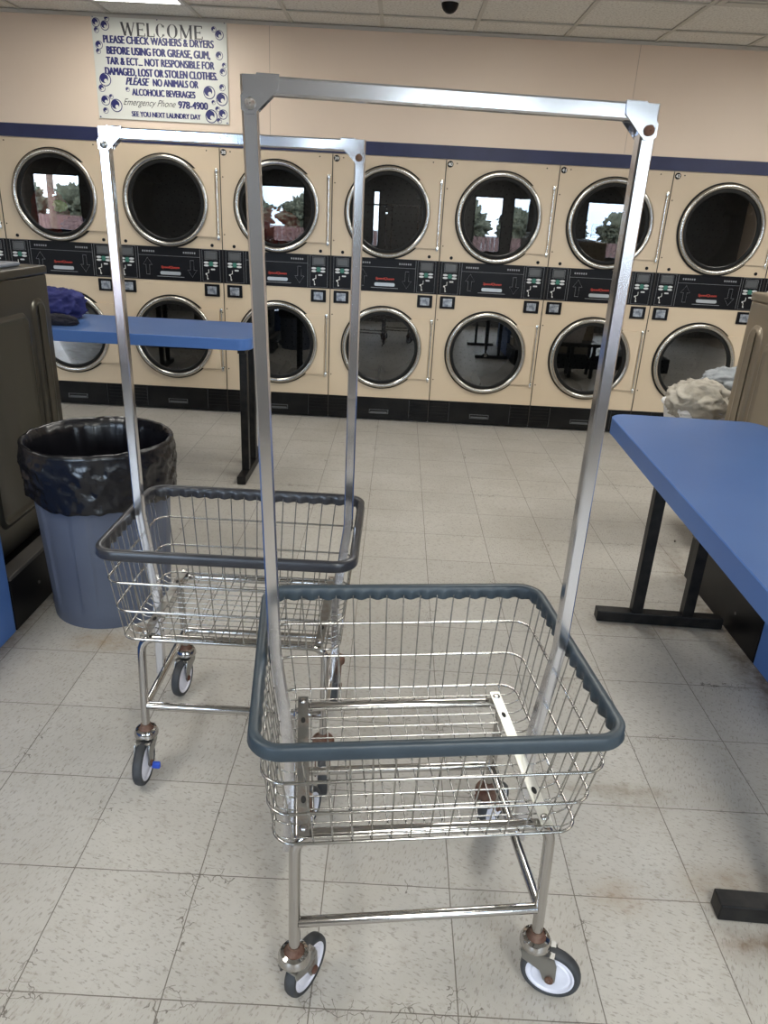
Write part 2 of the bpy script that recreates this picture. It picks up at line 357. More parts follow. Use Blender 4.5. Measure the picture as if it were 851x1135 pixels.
# ---------------------------------------------------------------- the room
D, WU, X0 = 5.597, .7905, -1.296
XL, XR, CZ = -7.2, 6.2, 2.64
struct('floor', B(XL-.1, XR+.1, FRONT_Y-.12, D+1.2, -.1, 0), MT['floor'])
struct('ceiling', B(XL-.1, XR+.1, FRONT_Y-.12, D+1.2, CZ+.004, CZ+.1), MT['ceiling'])
g = bmesh.new()
for i in range(-12, 12):
    x = .40 + i*.5955
    if XL < x < XR: box(g, x-.012, x+.012, FRONT_Y+.02, D-.02, CZ-.004, CZ+.003)
for j in range(-1, 14):
    y = 5.275 - j*.5955
    if y > FRONT_Y: box(g, XL+.02, XR-.02, y-.012, y+.012, CZ-.005, CZ+.002)
struct('trim_1', g, MT['grid'])
wb = B(XL, XR, D+.003, D+.12, 1.886, CZ+.002)
struct('wall_back', wb, MT['wall'])
struct('wall_left', B(XL-.1, XL, FRONT_Y, D+1.1, 0, CZ), MT['wall'])
struct('wall_right', B(XR, XR+.1, FRONT_Y, D+1.1, 0, CZ), MT['wall'])
# low wall fill left and right of the dryer bank
struct('trim_2', B(XL+.01, XR-.01, D-.004, D+.002, 1.888, 1.972), MT['stripe'])
sm = bmesh.new()
for x in (-5.9, -3.38, -.94, 1.5, 3.94): box(sm, x-.0012, x+.0012, D+.001, D+.0035, 1.98, CZ)
struct('trim_3', sm, mat('wall_joint', (.47, .37, .29), .6))
struct('trim_4', B(XL+.01, XR-.01, D-.014, D+.002, CZ-.02, CZ-.001), MT['grid'])
# front wall (behind the camera) with its windows
fwb = bmesh.new(); box(fwb, XL, XR, FRONT_Y-.1, FRONT_Y, 0, WZ0); box(fwb, XL, XR, FRONT_Y-.1, FRONT_Y, WZ1, CZ)
xs = [XL] + [v for ab in WINS for v in ab] + [XR]
for i in range(0, len(xs), 2): box(fwb, xs[i], xs[i+1], FRONT_Y-.1, FRONT_Y, WZ0, WZ1)
struct('wall_front', fwb, MT['wallfront'])
for i, (a, b) in enumerate(WINS):
    f = bmesh.new()
    for q in ((a, a+.04, WZ0, WZ1), (b-.04, b, WZ0, WZ1)): box(f, q[0], q[1], FRONT_Y-.08, FRONT_Y-.02, q[2], q[3])
    for q in ((WZ0, WZ0+.04), (WZ1-.04, WZ1)): box(f, a+.04, b-.04, FRONT_Y-.08, FRONT_Y-.02, q[0], q[1])
    wo = struct('window_%d' % (i+1), f, MT['frame'])
    obj('pane', B(a+.04, b-.04, FRONT_Y-.053, FRONT_Y-.047, WZ0+.04, WZ1-.04), MT['winglass'], wo)
dec = thing('hours_decal', 'opening hours decal seen reflected in the door glass of dryer 41', 'sign', (3.45, FRONT_Y-.056, 1.35))
fr = bmesh.new()
for q in ((-.34, .34, .165, .175), (-.34, .34, -.175, -.165), (-.34, -.33, -.165, .165), (.33, .34, -.165, .165)): box(fr, q[0], q[1], -.002, 0, q[2], q[3])
obj('border', fr, MT['grey'], dec)
for k, (a, b) in enumerate((('OPEN', '6:00AM'), ('7 DAYS', '10:00PM'), ('LAST LOAD', '8:45PM'))):
    text('lettering', a, -.17, .07-k*.1, -.001, .06, MT['grey'], dec, bold=.02); text('lettering', b, .18, .07-k*.1, -.001, .06, MT['grey'], dec, bold=.02)
# outdoors, seen only mirrored in the glass
struct('ground', B(-30, 30, -30, FRONT_Y-.1, -.2, -.08), MT['asphalt'])
fe = bmesh.new()
for i in range(120): box(fe, -12+i*.2, -12+i*.2+.17, -9.06, -9.0, -.08, .75)
tag(obj('board_fence', fe, MT['fence']), 'red-brown board fence seen reflected in the glass of dryer 40', 'fence')
def blob(bm, c, r, seed, sub=4, amp=.35, freq=1.6, sq=(1, 1, 1)):
    q = bmesh.ops.create_icosphere(bm, subdivisions=sub, radius=1)
    for v in q['verts']:
        n = noise.fractal(v.co*freq + Vector((seed*3.1, seed*1.7, seed)), .6, 2, 5)
        v.co = v.co*(1+amp*n); v.co = Vector((v.co.x*r*sq[0], v.co.y*r*sq[1], v.co.z*r*sq[2])) + Vector(c)
for i, x in enumerate((-12.3, -9.6, -5.2, -2.5, 1.3, 4.0, 6.8)):
    t = thing('shrub', 'ragged grey-green shrub standing outside the shop windows, seen only mirrored in door glass', 'shrub', (x, -12.6, -.08), group='shrubs outside the windows')
    q = bmesh.new(); blob(q, (0, 0, 1.15), .95, i+2, amp=.5, freq=3.2, sub=5); obj('foliage', q, MT['leaf'], t, 180)
    obj('trunk', tube(bmesh.new(), [(0, 0, 0), (.05, 0, 1.1)], .1), MT['bark'], t, 60)
tag(obj('utility_pole', tube(bmesh.new(), [(-8.3, -7, -.08), (-8.15, -7, 6)], .14, 12), MT['bark'], None, 60), 'brown wooden pole outside, mirrored in the glass of dryer 36', 'pole')

# ---------------------------------------------------------------- stacked dryers
def plate_hole(bm, x0, x1, z0, z1, cx, cz, r, y, n=64):
    inner, outer = [], []
    for i in range(n):
        a = 2*PI*(i+.5)/n; c, s = math.cos(a), math.sin(a)
        k = min((x1-cx)/c if c > 0 else (x0-cx)/c, (z1-cz)/s if s > 0 else (z0-cz)/s)
        inner.append(bm.verts.new((cx+r*c, y, cz+r*s))); outer.append(bm.verts.new((cx+k*c, y, cz+k*s)))
    cr_ = []
    for i in range(n):
        j = (i+1) % n; A, Bv = outer[i].co, outer[j].co
        if abs(A.x-Bv.x) > 1e-5 and abs(A.z-Bv.z) > 1e-5:
            X = x1 if max(A.x, Bv.x) > x1-1e-5 else x0; Z = z1 if max(A.z, Bv.z) > z1-1e-5 else z0
            v = bm.verts.new((X, y, Z)); bm.faces.new((inner[i], outer[i], v, outer[j], inner[j]))
        else: bm.faces.new((inner[i], outer[i], outer[j], inner[j]))
    return inner
CXL = .401   # drum axis from the unit's left side
CZU, CZL_, RO = 1.522, .570, .306
def half_door(parent, cz):
    cx = CXL
    bm = bmesh.new(); n = 40; R = RO-.006; a0 = math.asin(.222/R)
    pts = [(cx+R*math.cos(a0-2*a0*k/n), cz+R*math.sin(a0-2*a0*k/n)) for k in range(n+1)] + [(cx+.352, cz-.222), (cx+.352, cz+.222)]
    poly_xz(bm, pts, -.017, -.0008)
    d = obj('dryer_door', bm, MT['cream2'], parent)
    bm = bmesh.new(); lathe(bm, [(RO-.004, -.012), (RO-.004, -.024), (RO-.010, -.031), (RO-.026, -.032), (RO-.034, -.024), (RO-.037, -.012), (RO-.036, 0)], 72, 'y', (cx, 0, cz), close=True)
    obj('door_rim', bm, MT['steelrim'], d, 50)
    bm = bmesh.new(); lathe(bm, [(RO+.006, -.010), (RO+.006, -.001), (RO-.01, -.001), (RO-.01, -.011)], 72, 'y', (cx, 0, cz), close=True)
    lathe(bm, [(RO-.036, -.014), (RO-.044, -.019), (RO-.056, -.016), (RO-.06, -.004), (RO-.04, .01)], 72, 'y', (cx, 0, cz), close=True)
    obj('door_gasket', bm, MT['rubber'], d, 50)
    bm = bmesh.new(); prof = [(.252*math.sin(t)/math.sin(.03), -.006-.003*(1-(1-math.cos(t))/(1-math.cos(.03)))) for t in [.03*k/8 for k in range(9)]]
    prof[0] = (.0006, prof[0][1]); rg = lathe(bm, prof, 64, 'y', (cx, 0, cz)); capring(bm, rg[0])
    obj('door_glass', bm, MT['glass'], d, 180)
    bm = bmesh.new(); x = cx+.366
    tube(bm, [(x, -.012, cz+.20), (x, -.012, cz-.21)], .0052, 10)
    for z in (cz+.215, cz-.225): box(bm, x-.009, x+.009, -.018, -.002, z-.016, z+.016, .003)
    obj('hinge_rod', bm, MT['rod'], d, 40)
def screws(bm, pts, y=-.003, r=.0045):
    for x, z in pts: disc_xz(bm, x, z, r, y, 0, 12)
def panel_side(bm, lines, disp, lab, grn, coin, x, W=.13):
    """one control module; x is its left edge"""
    def rect_line(x0, x1, z0, z1, t=.0012):
        for q in ((x0, x1, z0, z0+t), (x0, x1, z1-t, z1), (x0, x0+t, z0, z1), (x1-t, x1, z0, z1)): box(lines, q[0], q[1], -.0042, -.003, q[2], q[3])
    rect_line(x, x+W, .99, 1.212, .001)
    box(disp, x+.025, x+.105, -.0052, -.003, 1.148, 1.196, .0015); rect_line(x+.020, x+.110, 1.143, 1.201)
    for r in range(2):
        for xx in (.012, .078): poly_xz(lab, [(x+xx+.018+.018*math.cos(t*PI/8), 1.122-r*.02+.0075*math.sin(t*PI/8)) for t in range(16)], -.0055, -.003)
    poly_xz(grn, rrect(x+.05, x+.078, 1.098, 1.130, .006), -.0052, -.003)
    poly_xz(lab, rrect(x+.062, x+.092, 1.071, 1.081, .004), -.0048, -.003)
    # coin path graphic
    tube(coin, [(x+.045, -.004, 1.075), (x+.045, -.004, 1.052), (x+.026, -.004, 1.045), (x+.034, -.004, 1.03), (x+.034, -.004, 1.008)], .0022, 5)
    disc_xz(coin, x+.026, 1.042, .006, -.0046, -.003, 12); disc_xz(coin, x+.037, 1.008, .005, -.0046, -.003, 12)
def make_dryer():
    t = thing('stacked_dryer', '-', 'dryer')
    bm = bmesh.new(); W = WU-.006; x0 = .003; DEP = .95
    iu = plate_hole(bm, x0, x0+W, 1.217, 1.884, CXL, CZU, .262, 0); il = plate_hole(bm, x0, x0+W, .187, .981, CXL, CZL_, .262, 0)
    for a in (iu, il):
        ring = [bm.verts.new(v.co+Vector((0, .05, 0))) for v in a]
        for i in range(len(a)): bm.faces.new((a[i], a[(i+1) % len(a)], ring[(i+1) % len(a)], ring[i]))
    box(bm, x0, x0+W, .001, DEP, 1.876, 1.884); box(bm, x0, x0+.004, .001, DEP, .187, 1.876); box(bm, x0+W-.004, x0+W, .001, DEP, .187, 1.876); box(bm, x0, x0+W, .05, DEP, .02, .186); box(bm, x0, x0+W, DEP-.005, DEP, .02, 1.876)
    box(bm, x0, x0+W, .001, .02, .981, 1.217)
    obj('cabinet', bm, MT['cream'], t)
    obj('seam_strip', B(-.0026, .0026, -.0035, .02, .03, 1.884), MT['seam'], t)
    for cz in (CZU, CZL_):
        bm = bmesh.new(); rg = lathe(bm, [(.262, .05), (.30, .06), (.30, .58), (.0008, .58)], 48, 'y', (CXL, 0, cz)); capring(bm, rg[-1])
        for k in range(3):
            a = .5+k*2.094; c, s = math.cos(a), math.sin(a)
            p = [Vector((CXL+c*.30-s*.03, 0, cz+s*.30+c*.03)), Vector((CXL+c*.235, 0, cz+s*.235)), Vector((CXL+c*.30+s*.03, 0, cz+s*.30-c*.03))]
            va = [bm.verts.new((q.x, .07, q.z)) for q in p]; vb = [bm.verts.new((q.x, .57, q.z)) for q in p]
            bm.faces.new(va); bm.faces.new((va[0], va[1], vb[1], vb[0])); bm.faces.new((va[1], va[2], vb[2], vb[1]))
        dr = obj('drum', bm, MT['drum'], t, 40)
        bm = bmesh.new()
        for r_ in (.05, .09, .13, .17, .21, .25):
            for k in range(int(r_*120)): a = 2*PI*k/int(r_*120); disc_xz(bm, CXL+r_*math.cos(a), cz+r_*math.sin(a), .006, .575, .58, 6)
        obj('drum_perforation', bm, MT['hole'], dr)
        half_door(t, cz)
    s = bmesh.new(); screws(s, [(.075, 1.862), (.70, 1.862), (.018, 1.70), (.765, 1.70), (.018, 1.32), (.77, 1.32), (.018, .80), (.018, .35), (.775, .77), (.775, .36)])
    for x in (.085, .715): disc_xz(s, x, 1.242, .0115, -.004, 0, 16)
    obj('screw', s, MT['black'], t)
    p = obj('control_panel', B(.003, WU-.003, -.003, .001, .982, 1.216), MT['black'], t)
    ln, dp, lb, gn, cn = (bmesh.new() for _ in range(5))
    for x in (.022, .638): panel_side(None, ln, dp, lb, gn, cn, x)
    for q in ((.17, .62, 1.1535, 1.155), (.168, .1695, .99, 1.21), (.622, .6235, .99, 1.21), (.30, .50, 1.008, 1.011)): box(ln, q[0], q[1], -.0042, -.003, q[2], q[3])
    for cx, d in ((.235, 1), (.562, -1)):      # outlined arrows
        zc = 1.075; P = [(-.013, -.055), (.013, -.055), (.013, .012), (.034, .012), (0, .062), (-.034, .012), (-.013, .012)]
        q = [(cx+a, -.0042, zc+b*d) for a, b in P]; tube(ln, q, .0012, 4, closed=True)
    for gx in (.20, .50):                       # rows of small cycle lights
        for k in range(6): box(ln, gx+k*.016, gx+k*.016+.009, -.0042, -.003, 1.176, 1.188)
    obj('print_line', ln, MT['line'], p); obj('display', dp, MT['disp'], p); obj('button', lb, MT['label'], p); obj('start_button', gn, MT['green'], p); obj('coin_graphic', cn, MT['white'], p)
    text('wordmark', 'SpeedQueen', .400, 1.062, -.0042, .022, MT['red'], p, width=.135, bold=.03, shear=.2)
    obj('name_plate', poly_xz(bmesh.new(), rrect(.325, .475, 1.022, 1.046, .010), -.006, -.003), MT['silver'], p)
    for x in (.026, .648):
        q = obj('coin_lock', B(x, x+.112, -.010, .0, .884, .972, .003), MT['black'], t)
        obj('lock_plate', B(x+.022, x+.090, -.0125, -.009, .900, .956, .002), MT['lockplate'], q)
    bm = bmesh.new(); box(bm, .003, WU-.003, .006, .03, .012, .185)
    for i in range(5):
        for a, b in ((.006, .15), (.645, .785)): box(bm, a, b, .0035, .008, .045+i*.026, .058+i*.026)
    k = obj('kick_panel', bm, MT['kick'], t)
    dr = obj('lint_drawer', B(.158, .637, -.002, .006, .02, .182, .002), MT['kick'], k)
    bm = bmesh.new()
    for q in ((.325, .475, .088, .092), (.325, .475, .058, .062), (.325, .329, .062, .088), (.471, .475, .062, .088)): box(bm, q[0], q[1], -.006, -.002, q[2], q[3])
    box(bm, .335, .465, -.004, -.002, .064, .074)
    for x_ in (.159, .6355): box(bm, x_, x_+.0016, -.0032, -.002, .024, .178)
    obj('drawer_pull', bm, MT['kickline'] if 'kickline' in MT else MT['disp'], dr)
    return t
proto = make_dryer()
LBL = {-3: 'cream stacked dryer cut by the left picture edge, left of dryer 36', -2: 'cream stacked dryer with red and blue laundry behind its upper door, leftmost whole one',
       -1: 'cream stacked dryer with dark doors between the laundry-filled one and dryer 38', 0: 'cream stacked dryer numbered 38 on a round black badge', 1: 'cream stacked dryer numbered 39 on a round black badge',
       2: 'cream stacked dryer numbered 40 on a round black badge', 3: 'cream stacked dryer numbered 41 behind the right rack post', 4: 'cream stacked dryer numbered 42 on a round black badge',
       5: 'cream stacked dryer cut by the right picture edge, right of dryer 42'}
for k in range(-3, 6):
    t = proto if k == -3 else copy_tree(proto)
    t.location = (X0+k*WU, D, 0); t['label'] = LBL[k]; t['group'] = 'stacked dryers along the back wall'
    if k != -3:
        bm = disc_xz(bmesh.new(), .028, 1.856, .021, -.003, -.0005, 28); b = obj('number_badge', bm, MT['black'], t)
        text('number', str(38+k), .028, 1.8455, -.0045, .021, MT['white'], b, width=.029, bold=.04)
for a, b, nm in ((XL, X0-3*WU, 'wall_side_left'), (X0+6*WU, XR, 'wall_side_right')):
    struct(nm, B(a+.001, b-.004, D, D+.1, 0, 1.884), MT['wall'])

# laundry behind the door glass
def cloth(bm, c, r, seed, sq=(1, 1, 1), sub=5, amp=.3, freq=1.8, flat=None):
    q = bmesh.ops.create_icosphere(bm, subdivisions=sub, radius=1)
    for v in q['verts']:
        s = Vector((seed*2.3, seed, seed*.7)); d = v.co.copy()
        w = d*freq + Vector((noise.noise(d*1.3+s), noise.noise(d*1.3+s*2), noise.noise(d*1.3-s)))*1.1
        n = noise.ridged_multi_fractal(w+s, .9, 2.1, 5, 1, 2)*.5 - .5
        v.co = d*(1+amp*n); v.co = Vector((v.co.x*r*sq[0], v.co.y*r*sq[1], v.co.z*r*sq[2])) + Vector(c)
        if flat is not None and v.co.z < flat: v.co.z = flat + (v.co.z-flat)*.03
def cl(name, m, label, c, r, seed, **k):
    bm = bmesh.new(); cloth(bm, c, r, seed, **k); return tag(obj(name, bm, m, None, 180), label, 'laundry')
ux = lambda k: X0+k*WU+CXL
cl('red_laundry', MT['clothr'], 'red laundry behind the upper left door glass of the leftmost whole dryer', (ux(-2)-.12, D+.14, CZU-.12), .13, 3, sq=(1, .7, 1.3))
cl('lime_laundry', MT['clothy'], 'small lime green garment beside the red laundry in an upper dryer', (ux(-2)-.03, D+.075, CZU-.07), .045, 5, sq=(1.4, .4, .8), amp=.5)
cl('blue_laundry', MT['clothb'], 'blue laundry at the bottom of the leftmost upper door glass', (ux(-2)+.03, D+.16, CZU-.20), .10, 8, sq=(1.5, .8, .6))
cl('red_laundry', MT['clothr'], 'red laundry behind the upper door glass of dryer 38', (ux(0)-.03, D+.16, CZU-.13), .15, 11, sq=(1.1, .7, .85))
cl('dark_laundry', MT['clothd'], 'dark laundry heaped above the red in dryer 38', (ux(0)+.06, D+.2, CZU-.02), .12, 12, sq=(1.2, .7, .6))
cl('dark_laundry', MT['clothd'], 'dark laundry behind the lower left door glass under the blue table', (ux(-2)+.02, D+.17, CZL_-.17), .13, 13, sq=(1.3, .7, .6))

# ---------------------------------------------------------------- welcome sign
sg = thing('welcome_sign', 'white WELCOME notice with navy lettering and bubbles on the wall above the dryers', 'sign', (-2.113, D, 2.028))
SW, SH = .893, .604
bd = obj('sign_board', B(0, SW, -.006, 0, 0, SH, .001), MT['sign'], sg)
def sxy(u, v): return u*SW, (1-v)*SH
lt = bmesh.new(); Y_ = -.0072
for body, u0, u1, vb, hh, m_, sh in (('PLEASE CHECK WASHERS & DRYERS', .075, .905, .262, .072, 0, 0), ('BEFORE USING FOR GREASE, GUM,', .095, .875, .365, .072, 0, 0),
        ('TAR & ECT... NOT RESPONSIBLE FOR', .085, .905, .465, .072, 0, 0), ('DAMAGED, LOST OR STOLEN CLOTHES.', .07, .925, .565, .072, 0, 0), ('NO ANIMALS OR', .43, .775, .655, .070, 0, 0),
        ('ALCOHOLIC BEVERAGES', .265, .75, .755, .066, 0, 0), ('978-4900', .615, .84, .862, .072, 0, 0), ('SEE YOU NEXT LAUNDRY DAY', .25, .785, .965, .052, 0, 0), ('PLEASE', .225, .405, .655, .074, 0, .35)):
    a, z = sxy((u0+u1)/2, vb); extra = hh*SH*(.18 if ',' in body else 0)
    merge(lt, text_obj('t', body, a, z-extra, Y_, hh*SH+extra, None, None, width=(u1-u0)*SW*.985, bold=.075, shear=sh))
obj('lettering', lt, MT['navy'], bd)
scp = bmesh.new(); a, z = sxy(.395, .875)
merge(scp, text_obj('t', 'Emergency Phone', a, z, Y_, .085*SH, None, None, width=.40*SW, shear=.5)); obj('script_lettering', scp, MT['grey'], bd)
# WELCOME in thin serif capitals: strokes (x0,y0,x1,y1,weight) in a unit box per letter
GL = {'W': (1.3, [(.10, 1, .38, 0, .13), (.38, 0, .62, .95, .05), (.62, .95, .88, 0, .13), (.88, 0, 1.17, 1, .05)], [(.08, 1), (.62, .97), (1.18, 1)]),
      'E': (.85, [(.2, 0, .2, 1, .13), (.2, .97, .75, .97, .05), (.2, .5, .6, .5, .05), (.2, .03, .78, .03, .05), (.75, .97, .75, .8, .05), (.78, .03, .78, .22, .05), (.6, .6, .6, .4, .04)], [(.18, 1), (.18, 0)]),
      'L': (.8, [(.2, 0, .2, 1, .13), (.2, .03, .74, .03, .05), (.74, .03, .74, .25, .05)], [(.2, 1), (.18, 0)]),
      'M': (1.25, [(.2, 0, .2, 1, .05), (.2, 1, .62, .05, .13), (.62, .05, 1.03, 1, .05), (1.03, 1, 1.03, 0, .13)], [(.15, 1), (.2, 0), (1.03, 0), (1.08, 1)]), 'C': (.95, [], []), 'O': (1.1, [], [])}
wl = bmesh.new(); tot = sum(GL[c][0] for c in 'WELCOME'); ux0, uw, zb, hh = .215*SW, .61*SW, (1-.185)*SH, .125*SH; cur = 0; sxw = uw/tot
def stroke(bm, x0, z0, x1, z1, w_):
    d = Vector((x1-x0, z1-z0)); l = d.length; n = Vector((-d.y, d.x))/l*w_/2
    bm.faces.new([bm.verts.new((p[0], Y_, p[1])) for p in ((x0+n.x, z0+n.y), (x0-n.x, z0-n.y), (x1-n.x, z1-n.y), (x1+n.x, z1+n.y))])
for ch in 'WELCOME':
    w_, st, sf = GL[ch]; X = ux0+cur*sxw
    for a, b, c, d, t_ in st: stroke(wl, X+a*sxw, zb+b*hh, X+c*sxw, zb+d*hh, t_*sxw*1.5)
    for a, b in sf: stroke(wl, X+(a-.14)*sxw, zb+b*hh, X+(a+.14)*sxw, zb+b*hh, .0018)
    if ch in 'CO':
        cx, cz, rx, rz = X+w_/2*sxw, zb+hh/2, w_*.42*sxw, hh*.52
        n = 40; rng = range(n) if ch == 'O' else range(4, 36)
        for i in rng:
            vs = []
            for ii in (i, i+1):
                t_ = 2*PI*ii/n; th = .020+.13*abs(math.cos(t_))**1.2 if True else 0
                th *= sxw*1.5
                vs.append(((cx+rx*math.cos(t_), cz+rz*math.sin(t_)), (cx+(rx-th)*math.cos(t_), cz+(rz-th*.7)*math.sin(t_))))
            wl.faces.new([wl.verts.new((p[0], Y_, p[1])) for p in (vs[0][0], vs[1][0], vs[1][1], vs[0][1])])
        if ch == 'C':
            for i in (4, 36):
                t_ = 2*PI*i/n; stroke(wl, cx+rx*math.cos(t_), cz+rz*math.sin(t_)-.008, cx+rx*math.cos(t_), cz+rz*math.sin(t_)+.008, .003)
    cur += w_
obj('heading_lettering', wl, MT['grey'], bd)
bn, bw, bc = bmesh.new(), bmesh.new(), bmesh.new()
for (u, v, r) in ((.035, .075, .028), (.035, .145, .018), (.10, .10, .03), (.118, .035, .018), (.045, .285, .026), (.037, .345, .017), (.07, .615, .042), (.04, .70, .024), (.06, .82, .032), (.105, .78, .016), (.14, .865, .042), (.055, .92, .02),
                  (.905, .085, .018), (.945, .135, .03), (.94, .33, .026), (.975, .42, .017), (.965, .485, .024), (.855, .69, .042), (.955, .635, .022), (.95, .75, .042), (.885, .785, .015), (.865, .925, .044), (.955, .90, .032), (.915, .85, .018), (.925, .975, .018), (.235, .70, .015)):
    x, z = sxy(u, v); r *= .95
    x = min(max(x, r+.004), SW-r-.004); z = min(max(z, r+.004), SH-r-.004)
    disc_xz(bn, x, z, r, -.0070, -.006, 28); disc_xz(bw, x, z, r*.86, -.0074, -.006, 28); disc_xz(bc, x-r*.16, z+r*.16, r*.68, -.0078, -.006, 24)
    disc_xz(bw, x+r*.1, z-r*.18, r*.30, -.0082, -.006, 18)
for u, v in ((.012, .018), (.488, .02), (.985, .02), (.012, .985), (.985, .985)):
    x, z = sxy(u, v); disc_xz(bn, x, z, .005, -.0075, -.006, 12)
obj('bubble_outline', bn, MT['navy'], bd); obj('bubble_crescent', bw, MT['sign'], bd); obj('bubble_fill', bc, MT['navy'], bd)

# ---------------------------------------------------------------- ceiling fittings
def troffer(x, y, label, e=TROFFER_E):
    t = thing('ceiling_light', label, 'light', (x, y, CZ), group='recessed ceiling lights')
    f = bmesh.new()
    for q in ((-.285, .285, -.585, -.565), (-.285, .285, .565, .585), (-.285, -.265, -.565, .565), (.265, .285, -.565, .565)): box(f, q[0], q[1], q[2], q[3], -.009, -.005)
    obj('frame', f, MT['lampframe'], t); obj('diffuser', B(-.265, .265, -.565, .565, -.0075, -.005), MT['diffuser'], t)
    l = area('lamp', (x, y, CZ-.02), (0, 0, 0), .53, 1.13, e, (1, .975, .89)); l.name = 'troffer_lamp'
for i, (x, y) in enumerate(TROFFERS):
    troffer(x, y, 'lit white recessed ceiling light at the top left edge of the picture' if i == 0 else 'added ceiling light out of the picture, brightening the room', TROFFER_E*LAMP_SHARE[i])
v = thing('ceiling_vent', 'white louvred air vent in the ceiling at the top right edge', 'vent', (1.89, 4.365, CZ))
f = bmesh.new()
for q in ((-.285, .285, -.285, -.25), (-.285, .285, .25, .285), (-.285, -.25, -.25, .25), (.25, .285, -.25, .25)): box(f, q[0], q[1], q[2], q[3], -.012, -.005)
obj('vent_frame', f, MT['grid'], v); f = bmesh.new()
for k in range(9): box(f, -.25, .25, -.235+k*.056, -.205+k*.056, -.016, -.006)
obj('louvre', f, MT['grid'], v)
t = thing('dome_camera', 'small black dome hanging from the ceiling at the top picture edge', 'camera', (.20, 4.80, CZ))
obj('mount', lathe(bmesh.new(), [(.001, -.006), (.055, -.006), (.055, -.03), (.001, -.03)], 24) and None or (lambda b: (lathe(b, [(.001, -.005), (.055, -.005), (.055, -.03), (.001, -.032)], 24), b)[1])(bmesh.new()), MT['lampframe'], t, 40)
b = bmesh.new(); lathe(b, [(.048, -.03)] + [(.048*math.cos(a), -.03-.05*math.sin(a)) for a in (.2, .5, .8, 1.1, 1.35, 1.55)], 24)
obj('dome', b, MT['black'], t, 180)

# ---------------------------------------------------------------- washers, plinths, blue panels
def plinth(name, label, x_face, side, y0, y1):
    t = thing(name, label, 'washer base', (x_face, (y0+y1)/2, 0)); h = (y1-y0)/2
    a, b = (0, 1.5) if side > 0 else (-1.5, 0)
    obj('base_body', B(a, b, -h, h, 0, .205, .002), MT['plinth'], t)
    obj('ledge_strip', B(*((-.004, .06) if side > 0 else (-.06, .004)), -h, h, .206, .222, .002), MT['ledge'], t)
    bm = bmesh.new()
    for yy in (-h+.9, -h+.55, -h+.2): lathe(bm, [(.0008, -.004*side), (.006, -.004*side), (.006, 0)], 12, 'x', (0, yy, .1))
    obj('bolt', bm, MT['ledge'], t)
plinth('washer_plinth', 'long black base under the dark washers on the left', -1.36, -1, 2.325, 3.16)
plinth('washer_plinth', 'long black base under the washer on the right, behind the blue table', 1.42, 1, 2.375, 3.10)
def blue_panel(label, x_face, side, y0, y1, hgt):
    t = thing('cabinet_panel', label, 'panel', (x_face, (y0+y1)/2, 0)); h = (y1-y0)/2
    a, b = (0, .62) if side > 0 else (-.62, 0)
    obj('side_panel', B(a, b, -h, h, 0, hgt, .004), MT['blueedge'], t)
    obj('top_panel', B(a-.01, b+.01, -h, h-.002, hgt+.001, hgt+.03, .006), MT['blue'], t)
blue_panel('blue laminate cabinet side at the lower left picture edge', -1.36, -1, .75, 2.318, .50)
blue_panel('blue laminate cabinet side at the right picture edge under the folding table', 1.42, 1, 1.2, 2.37, .50)
def washer(label, x_face, side, y0, y1, z0, z1, m):
    """side panel faces the aisle; the two big embossed rectangles are pressed into it"""
    t = thing('washing_machine', label, 'washer', (x_face, (y0+y1)/2, z0)); h = (y1-y0)/2; Hh = z1-z0; dpt = .68
    bm = box(bmesh.new(), *((0, dpt) if side > 0 else (-dpt, 0)), -h, h, .0, Hh-.035, .006)
    obj('cabinet', bm, m, t)
    obj('top_panel', B(*((-.006, dpt) if side > 0 else (-dpt, .006)), -h-.003, h+.003, Hh-.034, Hh, .008), m, t)
    bm = bmesh.new()
    for (a, b, c, d) in ((-h+.05, h-.20, .10, Hh-.16), (h-.165, h-.05, .10, Hh-.12)):
        pts = rrect(a, b, c, d, .05)
        for k, off, yy in ((0, 0, 0), (1, .012, .007), (2, .03, .007), (3, .04, .001)):
            pass
        r0 = [(p[0], p[1]) for p in pts]; cx, cz = (a+b)/2, (c+d)/2
        def ins(o): return rrect(a+o, b-o, c+o, d-o, max(.05-o*.6, .01))
        loops = [[bm.verts.new((-side*dd, y, z)) for y, z in ins(o)] for o, dd in ((0, 0), (.008, .008), (.018, .010), (.03, .002))]
        for A, Bq in zip(loops, loops[1:]):
            for i in range(len(A)): bm.faces.new((A[i], A[(i+1) % len(A)], Bq[(i+1) % len(A)], Bq[i]))
        bm.faces.new(loops[-1])
    obj('pressed_side_panel', bm, m, t, 35)
    c0, c1 = (.05, .30) if side > 0 else (-.30, -.05)
    obj('lid', B(c0-.0, c1+.25 if side > 0 else c1, -h+.05, h-.10, Hh+.001, Hh+.016, .006), MT['washtop'], t)
    obj('console', B(c0, c1, -h+.04, -h+.26, Hh+.017, Hh+.075, .015), MT['washtop'], t)
    return t
washer('dark steel washing machine behind the black-lined bin, at the row end', -1.45, -1, 2.43, 3.10, .222, 1.252, MT['washer'])
washer('brown-tinted steel washing machine behind the right blue folding table', 1.45, 1, 2.45, 3.125, .222, 1.292, MT['washer_r'])

